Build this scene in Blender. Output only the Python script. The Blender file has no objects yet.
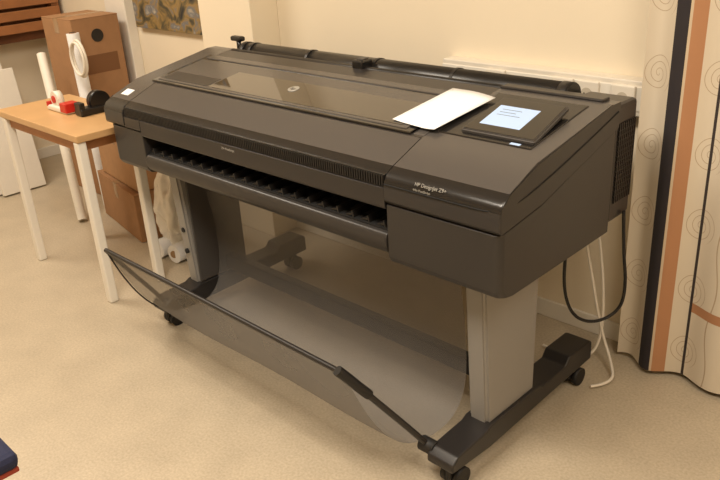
import bpy, bmesh, math, random
from mathutils import Vector, Matrix
random.seed(3)
SC=bpy.context.scene
SC.view_settings.view_transform='Standard'
COL=SC.collection
def lin(c):
    c=c/255.0
    return c/12.92 if c<=.04045 else ((c+.055)/1.055)**2.4
def rgb(r,g,b): return (lin(r),lin(g),lin(b),1)
# ---------------------------------------------------------------- materials
def mat(name,col,rough=.5,metal=0,noise=0,scale=60,bump=0,emis=0,spec=.5,coat=0):
    m=bpy.data.materials.new(name);m.use_nodes=True
    nt=m.node_tree;b=nt.nodes['Principled BSDF']
    b.inputs['Base Color'].default_value=rgb(*col)
    b.inputs['Roughness'].default_value=rough;b.inputs['Metallic'].default_value=metal
    b.inputs['Specular IOR Level'].default_value=spec
    b.inputs['Coat Weight'].default_value=coat
    if emis:
        b.inputs['Emission Color'].default_value=rgb(*col);b.inputs['Emission Strength'].default_value=emis
    if noise or bump:
        tc=nt.nodes.new('ShaderNodeTexCoord');n=nt.nodes.new('ShaderNodeTexNoise')
        n.inputs['Scale'].default_value=scale;n.inputs['Detail'].default_value=4
        nt.links.new(tc.outputs['Object'],n.inputs['Vector'])
        if noise:
            mx=nt.nodes.new('ShaderNodeMix');mx.data_type='RGBA'
            a=rgb(*[max(0,min(255,x*(1-noise))) for x in col]);c=rgb(*[min(255,x*(1+noise)) for x in col])
            mx.inputs[6].default_value=a;mx.inputs[7].default_value=c
            nt.links.new(n.outputs['Fac'],mx.inputs[0]);nt.links.new(mx.outputs[2],b.inputs['Base Color'])
        if bump:
            bp=nt.nodes.new('ShaderNodeBump');bp.inputs['Strength'].default_value=bump;bp.inputs['Distance'].default_value=.002
            nt.links.new(n.outputs['Fac'],bp.inputs['Height']);nt.links.new(bp.outputs['Normal'],b.inputs['Normal'])
    return m
M_body=mat('printer_dark_plastic',(42,39,38),.30,noise=.04,scale=900,bump=.04)
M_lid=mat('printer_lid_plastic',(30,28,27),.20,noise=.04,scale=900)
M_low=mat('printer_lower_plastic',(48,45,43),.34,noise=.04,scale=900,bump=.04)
M_top_lit=mat('printer_top_plastic_lit',(76,72,69),.25,noise=.03,scale=700,bump=.03)  # lighter grey: light reflected off the printer top is painted into the colour
M_black=mat('black_plastic',(24,22,21),.32,noise=.05,scale=300)
M_void=mat('slot_black',(8,7,7),.8,noise=.05,scale=100)
M_glossy=mat('gloss_black',(14,13,13),.08,noise=.02,scale=50,coat=.5)
M_window=mat('tinted_window',(28,24,22),.05,noise=.05,scale=8,coat=1.0)
M_rib=mat('rib_plastic',(28,26,25),.40,noise=.05,scale=200)
M_silver=mat('silver_paint',(146,143,139),.40,metal=.25,noise=.02,scale=400)
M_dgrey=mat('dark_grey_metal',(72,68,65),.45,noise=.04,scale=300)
M_foot=mat('foot_black',(34,31,30),.40,noise=.05,scale=400,bump=.1)
M_rubber=mat('rubber',(20,18,17),.6,noise=.05,scale=200)
M_paper=mat('paper',(240,241,243),.7,noise=.01,scale=20)
M_screen=mat('screen_glow',(160,182,214),.2,noise=.0,emis=.45)
M_logo=mat('logo_silver',(170,168,162),.3,metal=.3)
M_white=mat('white_plastic',(226,218,204),.45,noise=.01,scale=30)
M_wpaint=mat('white_paint',(232,226,214),.5,noise=.015,scale=30)
M_card=mat('cardboard',(160,120,84),.8,noise=.06,scale=25)
M_card2=mat('cardboard_light',(174,134,96),.8,noise=.06,scale=25)
M_tape=mat('packing_tape',(160,130,96),.25,noise=.03,scale=50)
M_wood=mat('slat_wood',(150,98,58),.5,noise=.12,scale=12)
M_red=mat('red_plastic',(190,38,26),.4,noise=.04,scale=40)
M_navy=mat('navy_fabric',(30,34,62),.85,noise=.1,scale=400,bump=.4)
M_orange=mat('seam_orange',(150,60,40),.8,noise=.05,scale=100)
M_chrome=mat('steel_tube',(150,145,138),.25,metal=.9)
def wall_mat(name,col):
    m=mat(name,col,.75,noise=.015,scale=3,bump=0)
    nt=m.node_tree;b=nt.nodes['Principled BSDF']
    n=nt.nodes.new('ShaderNodeTexNoise');n.inputs['Scale'].default_value=160
    tc=nt.nodes.new('ShaderNodeTexCoord');nt.links.new(tc.outputs['Object'],n.inputs['Vector'])
    bp=nt.nodes.new('ShaderNodeBump');bp.inputs['Strength'].default_value=.15;bp.inputs['Distance'].default_value=.002
    nt.links.new(n.outputs['Fac'],bp.inputs['Height']);nt.links.new(bp.outputs['Normal'],b.inputs['Normal'])
    return m
M_wall=wall_mat('wall_cream',(235,222,198))
M_ceil=wall_mat('ceiling_white',(238,230,216))
def floor_mat():
    m=bpy.data.materials.new('floor_vinyl');m.use_nodes=True;nt=m.node_tree;b=nt.nodes['Principled BSDF']
    tc=nt.nodes.new('ShaderNodeTexCoord')
    n1=nt.nodes.new('ShaderNodeTexNoise');n1.inputs['Scale'].default_value=130;n1.inputs['Detail'].default_value=5
    n2=nt.nodes.new('ShaderNodeTexNoise');n2.inputs['Scale'].default_value=7;n2.inputs['Detail'].default_value=6
    for n in(n1,n2):nt.links.new(tc.outputs['Object'],n.inputs['Vector'])
    r=nt.nodes.new('ShaderNodeValToRGB');e=r.color_ramp.elements
    e[0].position=.3;e[0].color=rgb(178,164,141);e[1].position=.7;e[1].color=rgb(199,185,162)
    r2=nt.nodes.new('ShaderNodeValToRGB');e=r2.color_ramp.elements
    e[0].position=.3;e[0].color=(.88,.88,.88,1);e[1].position=.7;e[1].color=(1,1,1,1)
    nt.links.new(n1.outputs['Fac'],r.inputs[0]);nt.links.new(n2.outputs['Fac'],r2.inputs[0])
    mx=nt.nodes.new('ShaderNodeMix');mx.data_type='RGBA';mx.blend_type='MULTIPLY';mx.inputs[0].default_value=1
    nt.links.new(r.outputs[0],mx.inputs[6]);nt.links.new(r2.outputs[0],mx.inputs[7]);nt.links.new(mx.outputs[2],b.inputs['Base Color'])
    b.inputs['Roughness'].default_value=.38
    return m
M_floor=floor_mat()
# ---------------------------------------------------------------- helpers
def empty(name,loc=(0,0,0)):
    o=bpy.data.objects.new(name,None);o.location=loc;COL.objects.link(o);o.empty_display_size=.1;return o
def fin(bm,name,m,parent=None,smooth=False):
    bmesh.ops.recalc_face_normals(bm,faces=bm.faces)
    me=bpy.data.meshes.new(name);bm.to_mesh(me);bm.free()
    o=bpy.data.objects.new(name,me);COL.objects.link(o)
    for x in (m if isinstance(m,(list,tuple)) else [m]):me.materials.append(x)
    if smooth:
        for p in me.polygons:p.use_smooth=True
    if parent:
        o.parent=parent;o.matrix_parent_inverse=Matrix.Translation(-parent.location)
    return o
def add_box(bm,x0,x1,y0,y1,z0,z1,bev=0,mx=None):
    r=bmesh.ops.create_cube(bm,size=1)
    vs=r['verts']
    for v in vs:v.co=Vector((x0+(v.co.x+.5)*(x1-x0),y0+(v.co.y+.5)*(y1-y0),z0+(v.co.z+.5)*(z1-z0)))
    if bev:
        es=list({e for v in vs for e in v.link_edges})
        rr=bmesh.ops.bevel(bm,geom=es,offset=bev,segments=2,profile=.5,affect='EDGES')
        vs=list({v for f in rr['faces'] for v in f.verts}|{v for v in vs if v.is_valid})
    if mx is not None:bmesh.ops.transform(bm,matrix=mx,verts=vs)
    return vs
def box(name,x0,x1,y0,y1,z0,z1,m,parent=None,bev=.002,mx=None):
    bm=bmesh.new();add_box(bm,x0,x1,y0,y1,z0,z1,bev,mx);return fin(bm,name,m,parent)
def cyl(name,a,b,r,m,parent=None,seg=24,r2=None,bm=None):
    own=bm is None
    if own:bm=bmesh.new()
    a=Vector(a);b=Vector(b);d=b-a
    mx=Matrix.Translation((a+b)/2)@d.to_track_quat('Z','Y').to_matrix().to_4x4()
    bmesh.ops.create_cone(bm,cap_ends=True,segments=seg,radius1=r,radius2=r if r2 is None else r2,depth=d.length,matrix=mx)
    if own:
        o=fin(bm,name,m,parent)
        for p in o.data.polygons:p.use_smooth=len(p.vertices)==4
        return o
def tube(name,pts,r,m,parent=None,cyc=False):
    cu=bpy.data.curves.new(name,'CURVE');cu.dimensions='3D';cu.bevel_depth=r;cu.bevel_resolution=3;cu.resolution_u=10
    s=cu.splines.new('NURBS');s.points.add(len(pts)-1)
    for p,q in zip(s.points,pts):p.co=(*q,1)
    s.order_u=3;s.use_endpoint_u=not cyc;s.use_cyclic_u=cyc
    cu.materials.append(m);cu.use_fill_caps=True
    o=bpy.data.objects.new(name,cu);COL.objects.link(o)
    if parent:o.parent=parent;o.matrix_parent_inverse=Matrix.Translation(-parent.location)
    return o
def prism(name,prof,x0,x1,m,parent=None,bev=.003,round_end=None,rad=.03,chain=None,topmat=None,lidmat=None):
    bm=bmesh.new()
    A=[bm.verts.new((x0,y,z)) for y,z in prof];B=[bm.verts.new((x1,y,z)) for y,z in prof]
    bm.faces.new(A);bm.faces.new(B[::-1]);n=len(prof)
    for i in range(n):bm.faces.new((A[i],A[(i+1)%n],B[(i+1)%n],B[i]))
    if round_end is not None:
        V=A if abs(x0-round_end)<1e-6 else B
        es=[bm.edges.get((V[i],V[i+1])) for i in range(chain[0],chain[1])]
        bmesh.ops.bevel(bm,geom=es,offset=rad,segments=8,profile=.5,affect='EDGES',clamp_overlap=True)
    o=fin(bm,name,m,parent)
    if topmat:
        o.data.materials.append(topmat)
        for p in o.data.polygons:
            if p.normal.z>.9:p.material_index=1  # upward faces take the colour with the reflected light painted in
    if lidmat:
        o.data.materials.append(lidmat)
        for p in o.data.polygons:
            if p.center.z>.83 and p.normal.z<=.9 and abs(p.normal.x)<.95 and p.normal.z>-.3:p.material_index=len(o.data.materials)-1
    if bev:
        md=o.modifiers.new('b','BEVEL');md.width=bev;md.segments=2;md.limit_method='ANGLE';md.angle_limit=math.radians(32)
    for p in o.data.polygons:p.use_smooth=True
    o.modifiers.new('wn','WEIGHTED_NORMAL')
    return o
def text(name,s,loc,size,mx,m,parent,align='LEFT'):
    cu=bpy.data.curves.new(name,'FONT');cu.body=s;cu.size=size;cu.extrude=.0003;cu.align_x=align;cu.materials.append(m)
    o=bpy.data.objects.new(name,cu);COL.objects.link(o);o.parent=parent;o.matrix_parent_inverse=Matrix.Translation(-parent.location)
    o.matrix_basis=Matrix.Translation(loc)@mx
    return o
# ---------------------------------------------------------------- room
WY=.93
box('floor',-4.2,3,-3.6,WY,-.05,0,M_floor,bev=0)
box('ceiling',-4.2,3,-3.6,WY,2.6,2.65,M_ceil,bev=0)
box('wall_back',-4.25,3.05,WY,WY+.08,-.05,2.65,M_wall,bev=0)
box('wall_left',-4.28,-4.2,-3.6,WY,-.05,2.65,M_wall,bev=0)
box('wall_right',3,3.08,-3.6,WY,-.05,2.65,M_wall,bev=0)
box('wall_front',-4.25,3.05,-3.68,-3.6,-.05,2.65,M_wall,bev=0)
box('wall_pillar',-2.24,-1.85,.775,WY,0,2.6,M_wall,bev=.003)
box('trim_1',-3.32,-3.1,.87,WY,0,2.6,M_wpaint,bev=.004)
box('baseboard_back',-1.85,3,WY-.012,WY,0,.07,M_wpaint,bev=.003)
box('baseboard_left',-4.2,-4.188,-3.6,WY,0,.07,M_wpaint,bev=.003)
# ---------------------------------------------------------------- printer
P=empty('large_format_printer',(-.9,.3,0))
XL,XA,XB,XR=-1.80,-1.555,-.355,0.0
lowR=[(.06,.590),(.012,.598),(0,.615),(0,.766),(.17,.790),(.53,.893),(.53,.595)]
prism('right_lower_block',lowR,XB,XR,M_low,P,.003,XR,.075,(1,3))
lowL=[(.06,.60),(.012,.612),(0,.63),(0,.766),(.17,.790),(.53,.893),(.53,.60)]
prism('left_lower_block',lowL,XL+.012,XA,M_low,P,.003,XL+.012,.04,(1,3))
up=[(.0,.772),(-.006,.780),(-.006,.825),(.006,.846),(.035,.862),(.15,.908),(.50,.968),(.54,.968),(.54,.898),(.17,.796)]
prism('right_upper_cover',up,XB,XR+.003,M_low,P,.003,XR+.003,.06,(1,6),M_top_lit,M_lid)
prism('left_upper_cover',up,XL-.003,XA-.11,M_low,P,.003,XL-.003,.035,(1,6),M_top_lit,M_lid)
prism('front_slope_band',[(.008,.846),(.035,.862),(.15,.908),(.15,.84),(.03,.83)],XA-.108,XB-.003,M_lid,P,.002,topmat=M_top_lit)
prism('front_fascia',[(0,.752),(-.004,.76),(-.004,.812),(.04,.812),(.12,.84),(.12,.752)],XA+.002,XB-.002,M_body,P,.002)
box('fascia_left_fill',XA-.108,XA,-.004,.12,.772,.812,M_body,P,.001)
tube('lid_parting_line',[(XB+.002,-.0065,.824),(-.20,-.0065,.824),(-.07,-.0065,.824),(-.0145,-.005,.826),(.0028,.055,.830),(.0032,.16,.848),(.0032,.35,.893),(.0032,.53,.943)],.0022,M_void,P)
bm=bmesh.new()
add_box(bm,XA-.10,XB-.004,.002,.03,.812,.846)
x=XA-.098
while x<XB-.008:
    add_box(bm,x,x+.0045,-.0025,.004,.815,.844);x+=.009
fin(bm,'grille_strip',M_rib,P)
SA=math.atan2(.06,.35)
SM=Matrix.Translation((0,.15,.908))@Matrix.Rotation(SA,4,'X')
RX=Matrix.Rotation(SA,4,'X')
box('hood_frame',-1.69,-.40,.004,.285,-.02,.006,M_glossy,P,.003,SM)
box('hood_panel',-1.665,-.425,.018,.232,.0,.0085,M_top_lit,P,.002,SM)
box('hood_window',-1.36,-.445,.030,.175,.0,.0095,M_window,P,.002,SM)
box('hood_window_left',-1.655,-1.37,.030,.10,.0,.0093,M_body,P,.002,SM)
box('hood_rear_grey',-1.66,-.42,.245,.28,.0,.0095,M_top_lit,P,.003,SM)
box('deck_plate',XA-.108,XB,.0,.36,-.05,0,M_body,P,.001,SM)
prism('hood_side_plate',[(.16,.911),(.45,.962),(.45,.93),(.16,.89)],-.395,XB-.002,M_top_lit,P,.003)
cyl('logo_disc',SM@Vector((-1.0,.120,.008)),SM@Vector((-1.0,.120,.0115)),.020,M_logo,P,32)
text('logo_letters','hp',SM@Vector((-1.0,.112,.0117)),.024,RX,M_glossy,P,'CENTER')
box('chassis',XL+.03,XR-.03,.16,.60,.60,.90,M_black,P,.002)
prism('chassis_top',[(.40,.90),(.40,.945),(.50,.955),(.50,.90)],XA-.1,XB,M_top_lit,P,.002)
# slot
prism('slot_lower_lip',[(.08,.602),(.03,.610),(.004,.626),(-.006,.645),(-.006,.668),(.002,.681),(.016,.686),(.16,.70),(.16,.602)],XA+.002,XB-.002,M_low,P,.004)
box('slot_back',XA,XB,.125,.165,.60,.77,M_void,P,0)
bm=bmesh.new();x=XA+.02
while x<XB-.03:
    mx=Matrix.Translation((x,.05,.694))@Matrix.Rotation(math.radians(-18),4,'Y')
    add_box(bm,-.016,.016,-.032,.07,-.004,.004,.0015,mx)
    add_box(bm,.014,.019,-.035,.07,-.010,.010,.001,mx)
    x+=.06
fin(bm,'output_ribs',M_rib,P)
box('slot_floor',XA,XB,.012,.15,.676,.690,M_void,P,0)
# rear roll bay
prism('rear_bay',[(.545,.62),(.545,.90),(.56,.905),(.64,.905),(.665,.88),(.665,.64),(.65,.62)],XL+.03,XR-.02,M_body,P,.004)
box('rear_right_tower',-.16,-.008,.535,.668,.612,.953,M_body,P,.012)
box('rear_left_tower',XL+.01,-1.66,.535,.665,.63,.945,M_body,P,.012)
bm=bmesh.new()
for k in range(9):
    y=.562+k*.011
    add_box(bm,-.009,-.004,y,y+.005,.67,.90)
for k in range(14):
    z=.69+k*.0145
    add_box(bm,-.009,-.005,.558,.655,z,z+.003)
fin(bm,'side_vents',M_black,P)
cyl('media_roll',(-1.64,.59,.944),(-.165,.59,.944),.044,M_black,P,48)
cyl('roll_end_left',(-1.66,.59,.940),(-1.635,.59,.940),.050,M_rib,P,40)
cyl('roll_end_right',(-.20,.59,.940),(-.17,.59,.940),.050,M_rib,P,40)
cyl('rear_cover_rail',(-1.66,.522,.962),(-.165,.522,.962),.012,M_rib,P,20)
bm=bmesh.new();x=-1.60
while x<-.24:
    cyl('r',(x,.59,.944),(x+.012,.59,.944),.0465,None,bm=bm,seg=40);x+=.34
fin(bm,'roll_bands',M_rib,P)
box('latch',-.96,-.91,.50,.555,.955,.995,M_black,P,.006)
box('latch_tab',-.95,-.92,.515,.545,.993,1.0,M_dgrey,P,.003)
box('rear_edge_strip',XB,XR-.03,.505,.545,.955,.976,M_body,P,.004)
cyl('lever_post',(-1.72,.60,.93),(-1.72,.60,.995),.010,M_black,P,12)
box('lever_knob',-1.76,-1.69,.585,.615,.985,1.006,M_black,P,.008)
box('seam_gap_right',XB+.01,XR-.03,.025,.5,.760,.80,M_void,P,0)
# control panel
box('control_recess',-.335,-.05,.045,.325,-.01,.003,M_lid,P,.003,SM)
CM=SM@Matrix.Translation((-.165,.068,.001))@Matrix.Rotation(math.radians(5),4,'X')
prismv=[(-.112,.0),(.112,.0),(.100,.185),(-.100,.185)]
box('control_support',-.090,.090,.02,.165,-.035,.006,M_black,P,.004,CM)
def trap(name,pts,z0,z1,m):
    bm=bmesh.new();a=[bm.verts.new((x,y,z0)) for x,y in pts];b=[bm.verts.new((x,y,z1)) for x,y in pts]
    bm.faces.new(a[::-1]);bm.faces.new(b)
    for i in range(4):bm.faces.new((a[i],a[(i+1)%4],b[(i+1)%4],b[i]))
    bmesh.ops.bevel(bm,geom=list(bm.edges),offset=min(.004,(z1-z0)*.4),segments=3,affect='EDGES')
    bm.transform(CM);return fin(bm,name,m,P)
trap('control_bezel',prismv,-.004,.011,M_dgrey)
trap('control_glass',[(x*.95,.006+y*.94) for x,y in prismv],.0095,.0120,M_glossy)
box('control_display',-.078,.045,.038,.140,.0118,.0125,M_screen,P,.0002,CM)
bm=bmesh.new()
for k in range(3):
    add_box(bm,-.06,-.06+[.06,.05,.07][k],.120-.014*k,.1222-.014*k,.0124,.0128)
bm.transform(CM);fin(bm,'display_marks',mat('display_text',(110,120,135),.5),P)
box('power_button',-.115,-.085,.050,.060,.0,.0038,M_screen,P,.001,SM)
text('model_text','HP DesignJet Z9+',(-.255,-.0015,.8405),.0135,Matrix.Rotation(math.radians(60),4,'X'),M_logo,P)
text('model_text_small','44in PostScript',(-.255,-.0075,.829),.009,Matrix.Rotation(math.radians(88),4,'X'),M_logo,P)
text('fascia_text','Z9+ PostScript',(-1.06,-.0045,.794),.011,Matrix.Rotation(math.radians(90),4,'X'),M_logo,P)
box('asset_sticker',-1.765,-1.715,-.10,-.065,.0,.0015,M_paper,P,0,Matrix.Translation((0,.15,.908))@Matrix.Rotation(math.atan2(.046,.115),4,'X'))
box('underside_tray',XL+.06,XR-.08,.09,.58,.575,.605,M_black,P,.004)
# ---- stand
for sx,nm in((-.130,'right'),(-1.525,'left')):
    bm=bmesh.new()
    A=[(sx-.033,.10),(sx+.033,.10),(sx+.033,.335),(sx-.033,.335)]
    B=[(sx-.033,.075),(sx+.033,.075),(sx+.033,.345),(sx-.033,.345)]
    a=[bm.verts.new((x,y,.11)) for x,y in A];b=[bm.verts.new((x,y,.595)) for x,y in B]
    bm.faces.new(a[::-1]);bm.faces.new(b)
    for i in range(4):bm.faces.new((a[i],a[(i+1)%4],b[(i+1)%4],b[i]))
    bmesh.ops.bevel(bm,geom=list(bm.edges),offset=.01,segments=3,affect='EDGES')
    fin(bm,nm+'_column',M_silver,P)
    prism(nm+'_foot',[(-.075,.075),(-.075,.10),(-.05,.118),(.08,.125),(.10,.135),(.35,.135),(.37,.125),(.50,.125),(.52,.15),(.64,.15),(.66,.14),(.66,.075),(.50,.072),(.10,.06)],sx-.045,sx+.045,M_foot,P,.006)
    for cy in(-.03,.595):
        cyl(nm+'_caster_stem',(sx+.012,cy,.05),(sx+.012,cy,.08),.014,M_rubber,P,12)
        box(nm+'_caster_fork',sx+.002,sx+.022,cy-.026,cy+.026,.024,.062,M_rubber,P,.006)
        cyl(nm+'_caster_wheel',(sx-.018,cy+.008,.030),(sx+.000,cy+.008,.030),.030,M_rubber,P,24)
        cyl(nm+'_caster_wheel',(sx+.024,cy+.008,.030),(sx+.042,cy+.008,.030),.030,M_rubber,P,24)
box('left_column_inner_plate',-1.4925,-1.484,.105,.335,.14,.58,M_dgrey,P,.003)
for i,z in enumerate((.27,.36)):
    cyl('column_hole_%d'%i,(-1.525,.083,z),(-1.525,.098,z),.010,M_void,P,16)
box('stand_crossbar',-1.49,-.17,.235,.275,.15,.21,M_foot,P,.006)
# ---- basket
prof=[(-.25,.402),(-.235,.36),(-.205,.28),(-.16,.19),(-.10,.11),(-.02,.062),(.07,.048),(.14,.062),(.185,.11),(.205,.19),(.205,.32),(.19,.46),(.165,.59)]
bm=bmesh.new();NX=30;rows=[]
for i in range(NX+1):
    t=i/NX;x=-1.50+t*(1.20)
    row=[]
    for k,(y,z) in enumerate(prof):
        s=math.sin(math.pi*t)
        w=k/(len(prof)-1);sag=-.012*s*(1-abs(2*w-1))
        xe=x+t*.05*min(1,w*3)
        row.append(bm.verts.new((xe,y+.006*math.sin(t*9+k*.7),max(.02,z+sag))))
    rows.append(row)
for i in range(NX):
    for k in range(len(prof)-1):bm.faces.new((rows[i][k],rows[i+1][k],rows[i+1][k+1],rows[i][k+1]))
mm=bpy.data.materials.new('basket_mesh_fabric');mm.use_nodes=True;nt=mm.node_tree;b=nt.nodes['Principled BSDF'];out=nt.nodes['Material Output']
tc=nt.nodes.new('ShaderNodeTexCoord');nz=nt.nodes.new('ShaderNodeTexNoise');nz.inputs['Scale'].default_value=6;nt.links.new(tc.outputs['Object'],nz.inputs['Vector'])
b.inputs['Base Color'].default_value=rgb(116,112,108);b.inputs['Roughness'].default_value=.6
tr=nt.nodes.new('ShaderNodeBsdfTransparent');ms=nt.nodes.new('ShaderNodeMixShader')
mr=nt.nodes.new('ShaderNodeMapRange');mr.inputs['To Min'].default_value=.54;mr.inputs['To Max'].default_value=.63
nt.links.new(nz.outputs['Fac'],mr.inputs['Value']);nt.links.new(mr.outputs[0],ms.inputs[0]);nt.links.new(tr.outputs[0],ms.inputs[1]);nt.links.new(b.outputs[0],ms.inputs[2]);nt.links.new(ms.outputs[0],out.inputs[0])
o=fin(bm,'basket_fabric',mm,P,True);sd=o.modifiers.new('s','SUBSURF');sd.levels=1;sd.render_levels=2
tube('basket_rod',[(-1.50,-.25,.405),(-1.0,-.25,.405),(-.6,-.25,.402),(-.30,-.25,.40)],.008,M_foot,P)
tube('basket_hem_left',[(-1.50,y,z) for y,z in prof[::1]],.003,M_foot,P)
tube('basket_arm_right',[(-.30,-.25,.40),(-.27,-.18,.30),(-.22,-.09,.17),(-.19,-.045,.10)],.009,M_foot,P)
tube('basket_grip_right',[(-.305,-.26,.41),(-.295,-.24,.385),(-.28,-.205,.335),(-.272,-.185,.31)],.014,M_rubber,P)
tube('basket_arm_left',[(-1.50,-.25,.405),(-1.51,-.18,.30),(-1.515,-.09,.17),(-1.52,-.045,.10)],.008,M_foot,P)
cyl('basket_hinge_right',(-.215,-.045,.10),(-.165,-.045,.10),.022,M_rubber,P,20)
cyl('basket_hinge_left',(-1.54,-.045,.10),(-1.50,-.045,.10),.020,M_rubber,P,20)
tube('power_cable',[(-.10,.50,.60),(-.12,.50,.45),(-.10,.52,.30),(-.06,.60,.24),(-.01,.68,.27),(.01,.66,.38),(.0,.64,.50),(.0,.62,.63)],.005,M_rubber,P)
# paper sheet
bm=bmesh.new();n=8;g=[]
for i in range(n+1):
    r=[]
    for j in range(n+1):
        u=i/n;v=j/n
        x=-.165/2+u*.165;y=v*.245
        z=.0115+.006*math.sin(u*3)*v+.012*max(0,(u-.8))*(1-v)*2+.008*max(0,.25-u)
        r.append(bm.verts.new((x,y,z)))
    g.append(r)
for i in range(n):
    for j in range(n):bm.faces.new((g[i][j],g[i+1][j],g[i+1][j+1],g[i][j+1]))
bm.transform(SM@Matrix.Translation((-.415,.036,0))@Matrix.Rotation(math.radians(-6),4,'Z'))
o=fin(bm,'paper_sheet',M_paper,None,True);so=o.modifiers.new('s','SOLIDIFY');so.thickness=.0006
# ---------------------------------------------------------------- table
T=empty('side_table',(-2.24,.08,0))
box('table_top',-2.62,-1.86,-.11,.24,.70,.728,mat('birch_top',(200,160,112),.35,noise=.05,scale=9),T,.003)
box('apron',-2.58,-1.9,-.09,.17,.655,.70,mat('apron_wood',(170,116,72),.5,noise=.08,scale=12),T,.002)
for i,(x,y) in enumerate(((-2.56,-.09),(-1.885,-.09),(-2.56,.215),(-1.90,.15))):
    box('leg_%d'%i,x-.019,x+.019,y-.019,y+.019,0,.70,M_wpaint,T,.006)
R=empty('black_tape_dispenser',(-2.15,.12,.728))
cyl('tape_roll',(-2.17,.15,.775),(-2.13,.15,.775),.045,M_black,R,28)
box('dispenser_base',-2.18,-2.12,.05,.22,.729,.76,M_black,R,.006)
box('dispenser_nose',-2.175,-2.125,.05,.075,.75,.785,M_black,R,.004)
S=empty('red_tape_dispenser',(-2.31,.06,.728))
box('white_base',-2.40,-2.22,.03,.09,.729,.752,M_white,S,.006)
box('red_body',-2.27,-2.215,.028,.092,.735,.775,M_red,S,.004)
cyl('tape_wheel',(-2.345,.045,.778),(-2.345,.075,.778),.034,M_white,S,28)
cyl('tape_hub',(-2.345,.040,.778),(-2.345,.080,.778),.016,M_red,S,20)
box('red_cutter',-2.40,-2.385,.03,.09,.745,.765,M_red,S,.002)
# ---------------------------------------------------------------- boxes
def carton(name,cx,cy,w,d,h,z,rot,m,tape=True):
    E=empty(name,(cx,cy,z));mx=Matrix.Translation((cx,cy,z))@Matrix.Rotation(math.radians(rot),4,'Z')
    box('shell',-w/2,w/2,-d/2,d/2,.001,h-.006,m,E,.004,mx)
    box('flap_a',-w/2,-.001,-d/2,d/2,h-.006,h-.001,m,E,.001,mx);box('flap_b',.001,w/2,-d/2,d/2,h-.006,h-.001,m,E,.001,mx)
    if tape:
        box('tape',-.025,.025,-d/2-.001,d/2+.001,h-.0012,h,M_tape,E,0,mx)
        box('tape_drop',-.025,.025,-d/2-.0012,-d/2,h-.08,h,M_tape,E,0,mx)
    return E,mx
carton('cardboard_box',-2.56,.54,.54,.36,.25,0,-10,M_card)
carton('cardboard_box',-2.55,.55,.48,.33,.28,.252,-8,M_card2)
E,mx=carton('tall_cardboard_box',-3.27,.68,.34,.28,1.0,0,0,M_card)
cyl('box_logo',mx@Vector((.171,0.0,.90)),mx@Vector((.173,.0,.90)),.035,M_black,E,24)
box('box_print',.170,.1715,-.10,.10,.70,.80,mat('box_print',(120,82,50),.8),E,0,mx)
def roll(name,a,b,r,m):
    E=empty(name,a);a=Vector(a);b=Vector(b)
    bm=bmesh.new();cyl('x',a,b,r,None,bm=bm,seg=32);fin(bm,'paper_tube',m,E)
    d=(b-a).normalized();cyl('tube_core',b,b+d*.004,r*.6,M_card,E,24);cyl('tube_hole',b+d*.003,b+d*.006,r*.5,M_void,E,24)
roll('paper_roll',(-2.98,.50,.0),(-3.03,.51,.94),.033,M_paper)
roll('leaning_white_tube',(-2.85,.27,.012),(-3.26,.42,.83),.024,M_wpaint)
L=empty('white_cable_coil',(-2.8,.5,0))
for k in range(2):
    tube('loop_%d'%k,[(-2.84+.07*math.cos(a),.42+.012*k,.84+(.085+.01*k)*math.sin(a)) for a in [i*math.pi/5 for i in range(10)]],.007,M_white,L,True)
for i in range(3):
    ang=math.radians(-12+2*i)
    mx=Matrix.Translation((-3.70+.05*i,.10+.03*i,0))@Matrix.Rotation(ang,4,'Y')
    box('white_board' if i==0 else 'white_board.00%d'%i,-.03,0,0,.26,.01,.92-.1*i,M_wpaint,None,.003,mx)
W=empty('slatted_wood_rack',(-4.05,.4,0))
for k in range(8):
    z=.86+k*.075
    box('slat_%d'%k,-3.99,-3.965,.05,.90,z,z+.055,M_wood,W,.003)
for y in(.06,.86):box('post_%d'%int(y*100),-4.05,-3.99,y,y+.05,0,1.46,M_wood,W,.003)
box('rack_back',-4.06,-4.04,.05,.92,.80,1.46,mat('rack_back_wood',(110,66,36),.6,noise=.1,scale=10),W,.002)
A=empty('landscape_picture',(-2.72,.9,1.2))
pm=bpy.data.materials.new('landscape_print');pm.use_nodes=True;nt=pm.node_tree;b=nt.nodes['Principled BSDF'];b.inputs['Roughness'].default_value=.4
tc=nt.nodes.new('ShaderNodeTexCoord');nz=nt.nodes.new('ShaderNodeTexNoise');nz.inputs['Scale'].default_value=9;nz.inputs['Detail'].default_value=8;nz.inputs['Distortion'].default_value=1.2
nt.links.new(tc.outputs['Object'],nz.inputs['Vector']);cr=nt.nodes.new('ShaderNodeValToRGB')
cr.color_ramp.elements[0].position=.32;cr.color_ramp.elements[0].color=rgb(40,44,48)
for p,c in((.42,(92,84,62)),(.5,(150,124,76)),(.58,(108,112,118)),):
    e=cr.color_ramp.elements.new(p);e.color=rgb(*c)
cr.color_ramp.elements[-1].position=.72;cr.color_ramp.elements[-1].color=rgb(205,190,160)
nt.links.new(nz.outputs['Fac'],cr.inputs[0]);nt.links.new(cr.outputs[0],b.inputs['Base Color'])
box('canvas',-3.05,-2.36,.895,.93,.915,1.5,pm,A,.002)
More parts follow.
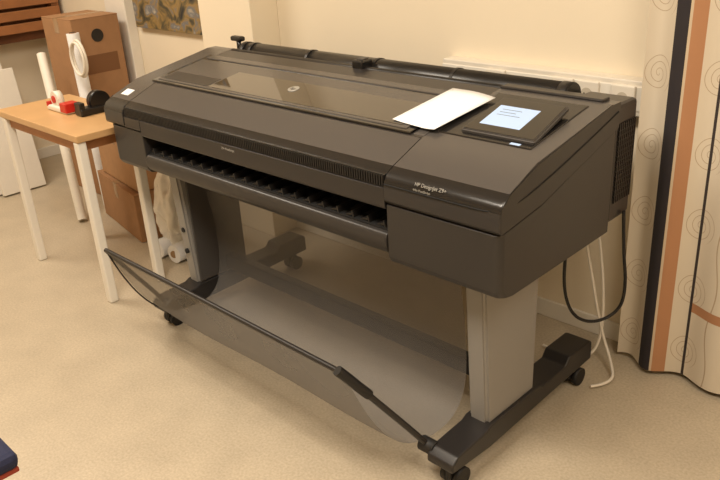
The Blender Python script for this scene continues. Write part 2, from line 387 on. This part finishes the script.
# ---------------------------------------------------------------- plastic bag
G=empty('plastic_bag_of_rolls',(-2.12,.42,0))
pl=mat('plastic_wrap',(240,236,228),.22,noise=.03,scale=20,bump=.8)
bm=bmesh.new();bmesh.ops.create_icosphere(bm,subdivisions=5,radius=1)
from mathutils import noise as MN
for v in bm.verts:
    n=MN.noise(v.co*2.6)*.20+MN.noise(v.co*6)*.10+abs(MN.noise(v.co*14))*.06
    c=v.co*(1+n);tp=1-.25*max(0,c.z)
    v.co=Vector((-2.08+c.x*.125*tp,.42+c.y*.12*tp,max(.002,.23+c.z*.24)))
fin(bm,'bag',pl,G,True)
for i,(x,y) in enumerate(((-2.10,.27),(-1.99,.29))):
    cyl('roll_end_%d'%i,(x,y,.045),(x-.02,y+.14,.045),.043,M_paper,G,28)
    cyl('roll_core_%d'%i,(x+.001,y-.002,.045),(x,y,.045),.018,M_tape,G,20)
# ---------------------------------------------------------------- trunking & sockets
D=empty('wall_cable_trunking',(-.5,.9,.9))
box('duct',-.86,2.9,.872,WY,.835,.945,M_white,D,.004)
box('duct_lid',-.86,2.9,.868,.875,.852,.928,M_wpaint,D,.002)
M_sock=mat('socket_shade',(190,180,162),.5)
for i,x in enumerate((-.62,-.36,-.27,-.15)):
    box('socket_plate_%d'%i,x-.04,x+.04,.858,.87,.85,.93,M_white,D,.004)
    cyl('socket_well_%d'%i,(x,.8575,.89),(x,.859,.89),.019,M_sock,D,24)
    for s in(-.008,.008):cyl('pin_%d'%i,(x+s,.857,.89),(x+s,.8576,.89),.003,M_void,D,8)
tube('white_cord',[(-.35,.86,.86),(-.3,.83,.7),(-.2,.80,.4),(-.12,.78,.12),(-.05,.74,.03),(.0,.66,.012),(-.05,.6,.012)],.005,M_white,D)
tube('white_cord_b',[(-.25,.86,.86),(-.22,.84,.6),(-.14,.82,.3),(-.10,.76,.06),(-.16,.70,.012),(-.3,.72,.012)],.005,M_white,D)
# ---------------------------------------------------------------- curtain
cm=bpy.data.materials.new('curtain_fabric');cm.use_nodes=True;nt=cm.node_tree;b=nt.nodes['Principled BSDF'];b.inputs['Roughness'].default_value=.85
N=nt.nodes;Lk=nt.links
def mth(op,a,c=None,d=None):
    n=N.new('ShaderNodeMath');n.operation=op
    for i,v in enumerate((a,c,d)):
        if v is None:continue
        if isinstance(v,(int,float)):n.inputs[i].default_value=v
        else:Lk.new(v,n.inputs[i])
    return n.outputs[0]
uv=N.new('ShaderNodeUVMap');uv.uv_map='UVMap';sp=N.new('ShaderNodeSeparateXYZ');Lk.new(uv.outputs[0],sp.inputs[0])
U,V=sp.outputs[0],sp.outputs[1]
cell=.19
cu=mth('SUBTRACT',mth('FRACT',mth('DIVIDE',mth('ADD',U,.05),cell)),.5);cv=mth('SUBTRACT',mth('FRACT',mth('DIVIDE',V,cell*1.15)),.5)
r=mth('SQRT',mth('ADD',mth('POWER',cu,2),mth('POWER',cv,2)));th=mth('ARCTAN2',cv,cu)
ph=mth('FRACT',mth('ADD',mth('DIVIDE',r,.085),mth('DIVIDE',th,2*math.pi)))
line=mth('LESS_THAN',ph,.12);ins=mth('LESS_THAN',r,.27)
spir=mth('MULTIPLY',line,ins)
wav=mth('LESS_THAN',mth('ABSOLUTE',mth('SUBTRACT',cu,mth('ADD',.42,mth('MULTIPLY',mth('SINE',mth('MULTIPLY',V,22)),.05)))),.012)
pat=mth('MAXIMUM',spir,wav)
mx1=N.new('ShaderNodeMix');mx1.data_type='RGBA';mx1.inputs[6].default_value=rgb(210,198,178);mx1.inputs[7].default_value=rgb(160,134,104);Lk.new(mth('MULTIPLY',pat,.7),mx1.inputs[0])
cr=N.new('ShaderNodeValToRGB');cr.color_ramp.interpolation='CONSTANT'
per=.62
fr=mth('FRACT',mth('DIVIDE',U,per));Lk.new(fr,cr.inputs[0])
st=[(0,(0,0,0,0)),(.15,rgb(42,37,40)),(.225,rgb(200,182,156)),(.238,rgb(176,128,92)),(.295,(0,0,0,0)),(.375,rgb(52,44,42)),(.39,(0,0,0,0))]
el=cr.color_ramp.elements
el[0].position=0;el[0].color=st[0][1];el[1].position=st[1][0];el[1].color=st[1][1]
for p,c in st[2:]:
    e=el.new(p);e.color=c
mx2=N.new('ShaderNodeMix');mx2.data_type='RGBA';Lk.new(cr.outputs['Alpha'],mx2.inputs[0]);Lk.new(mx1.outputs[2],mx2.inputs[6]);Lk.new(cr.outputs[0],mx2.inputs[7])
hb=mth('MULTIPLY',mth('LESS_THAN',mth('ABSOLUTE',mth('SUBTRACT',V,.27)),.016),mth('GREATER_THAN',fr,.39))
mx3=N.new('ShaderNodeMix');mx3.data_type='RGBA';mx3.inputs[7].default_value=rgb(172,124,88);Lk.new(hb,mx3.inputs[0]);Lk.new(mx2.outputs[2],mx3.inputs[6]);Lk.new(mx3.outputs[2],b.inputs['Base Color'])
bm=bmesh.new();uvl=bm.loops.layers.uv.new('UVMap');NXc=150;NZ=24;grid=[];x0=-.075
for i in range(NXc+1):
    s=i/NXc*1.5;col=[]
    for j in range(NZ+1):
        z=.02+j/NZ*2.46
        amp=.012+.012*(1-j/NZ)
        y=.815+amp*math.sin(s*2*math.pi/.21+.6)+.006*math.sin(s*41)
        col.append((bm.verts.new((x0+s*.93,y,z)),s,z))
    grid.append(col)
for i in range(NXc):
    for j in range(NZ):
        q=[grid[i][j],grid[i+1][j],grid[i+1][j+1],grid[i][j+1]]
        f=bm.faces.new([a[0] for a in q])
        for lp,a in zip(f.loops,q):lp[uvl].uv=(a[1],a[2])
CU=empty('patterned_curtain',(.6,.82,0))
o=fin(bm,'cloth',cm,CU,True)
cyl('curtain_rod',(-.2,.82,2.50),(1.5,.82,2.50),.014,M_chrome,CU)
# ---------------------------------------------------------------- chair
CH=empty('office_chair',(-.75,-1.2,0))
cx,cy=-.742,-1.190
mxc=Matrix.Translation((cx,cy,0.03))
box('seat',-.22,.22,-.22,.22,.415,.455,M_navy,CH,.015,mxc)
box('seat_piping',-.215,.215,-.215,.215,.405,.417,M_orange,CH,.003,mxc)
box('backrest',-.27,-.225,-.20,.20,.55,.85,M_navy,CH,.02,mxc)
for s in(-.15,.15):tube('back_post',[(cx-.2,cy+s,.42),(cx-.25,cy+s,.46),(cx-.255,cy+s,.53),(cx-.25,cy+s,.7)],.011,M_chrome,CH)
for a in(-.15,.15):
    for c in(-.15,.15):
        cyl('leg',(cx+a,cy+c,.44),(cx+a*1.1,cy+c*1.1,0),.011,M_chrome,CH,12)
# ---------------------------------------------------------------- lights
def area(name,loc,sx,sy,power,col,rot=(0,0,0)):
    l=bpy.data.lights.new(name,'AREA');l.shape='RECTANGLE';l.size=sx;l.size_y=sy;l.energy=power;l.color=col
    o=bpy.data.objects.new(name,l);COL.objects.link(o);o.location=loc;o.rotation_euler=rot;return o
warm=(1,.89,.745)
area('ceiling_light',(-.5,-1.0,2.57),1.4,.5,64,warm)
area('ceiling_light.001',(-2.9,-.6,2.57),1.2,.5,41,warm)
area('ceiling_light.002',(1.5,-.6,2.57),1.2,.5,35,warm)
w=bpy.data.worlds.new('world');SC.world=w;w.use_nodes=True
w.node_tree.nodes['Background'].inputs[0].default_value=(1,.85,.65,1);w.node_tree.nodes['Background'].inputs[1].default_value=.3
# ---------------------------------------------------------------- camera
yaw,pit,rol,f=0.7969,0.4186,-0.0618,763.87
Fv=Vector((-math.sin(yaw)*math.cos(pit),math.cos(yaw)*math.cos(pit),-math.sin(pit)))
Rv=Fv.cross(Vector((0,0,1))).normalized();Uv=Rv.cross(Fv)
R2=Rv*math.cos(rol)+Uv*math.sin(rol);U2=-Rv*math.sin(rol)+Uv*math.cos(rol)
cd=bpy.data.cameras.new('camera');co=bpy.data.objects.new('camera',cd);COL.objects.link(co)
mw=Matrix((R2,U2,-Fv)).transposed().to_4x4();mw.translation=Vector((0.9163,-1.3449,1.4927));co.matrix_world=mw
cd.sensor_width=36;cd.lens=f/720*36;cd.clip_start=.02
SC.camera=co
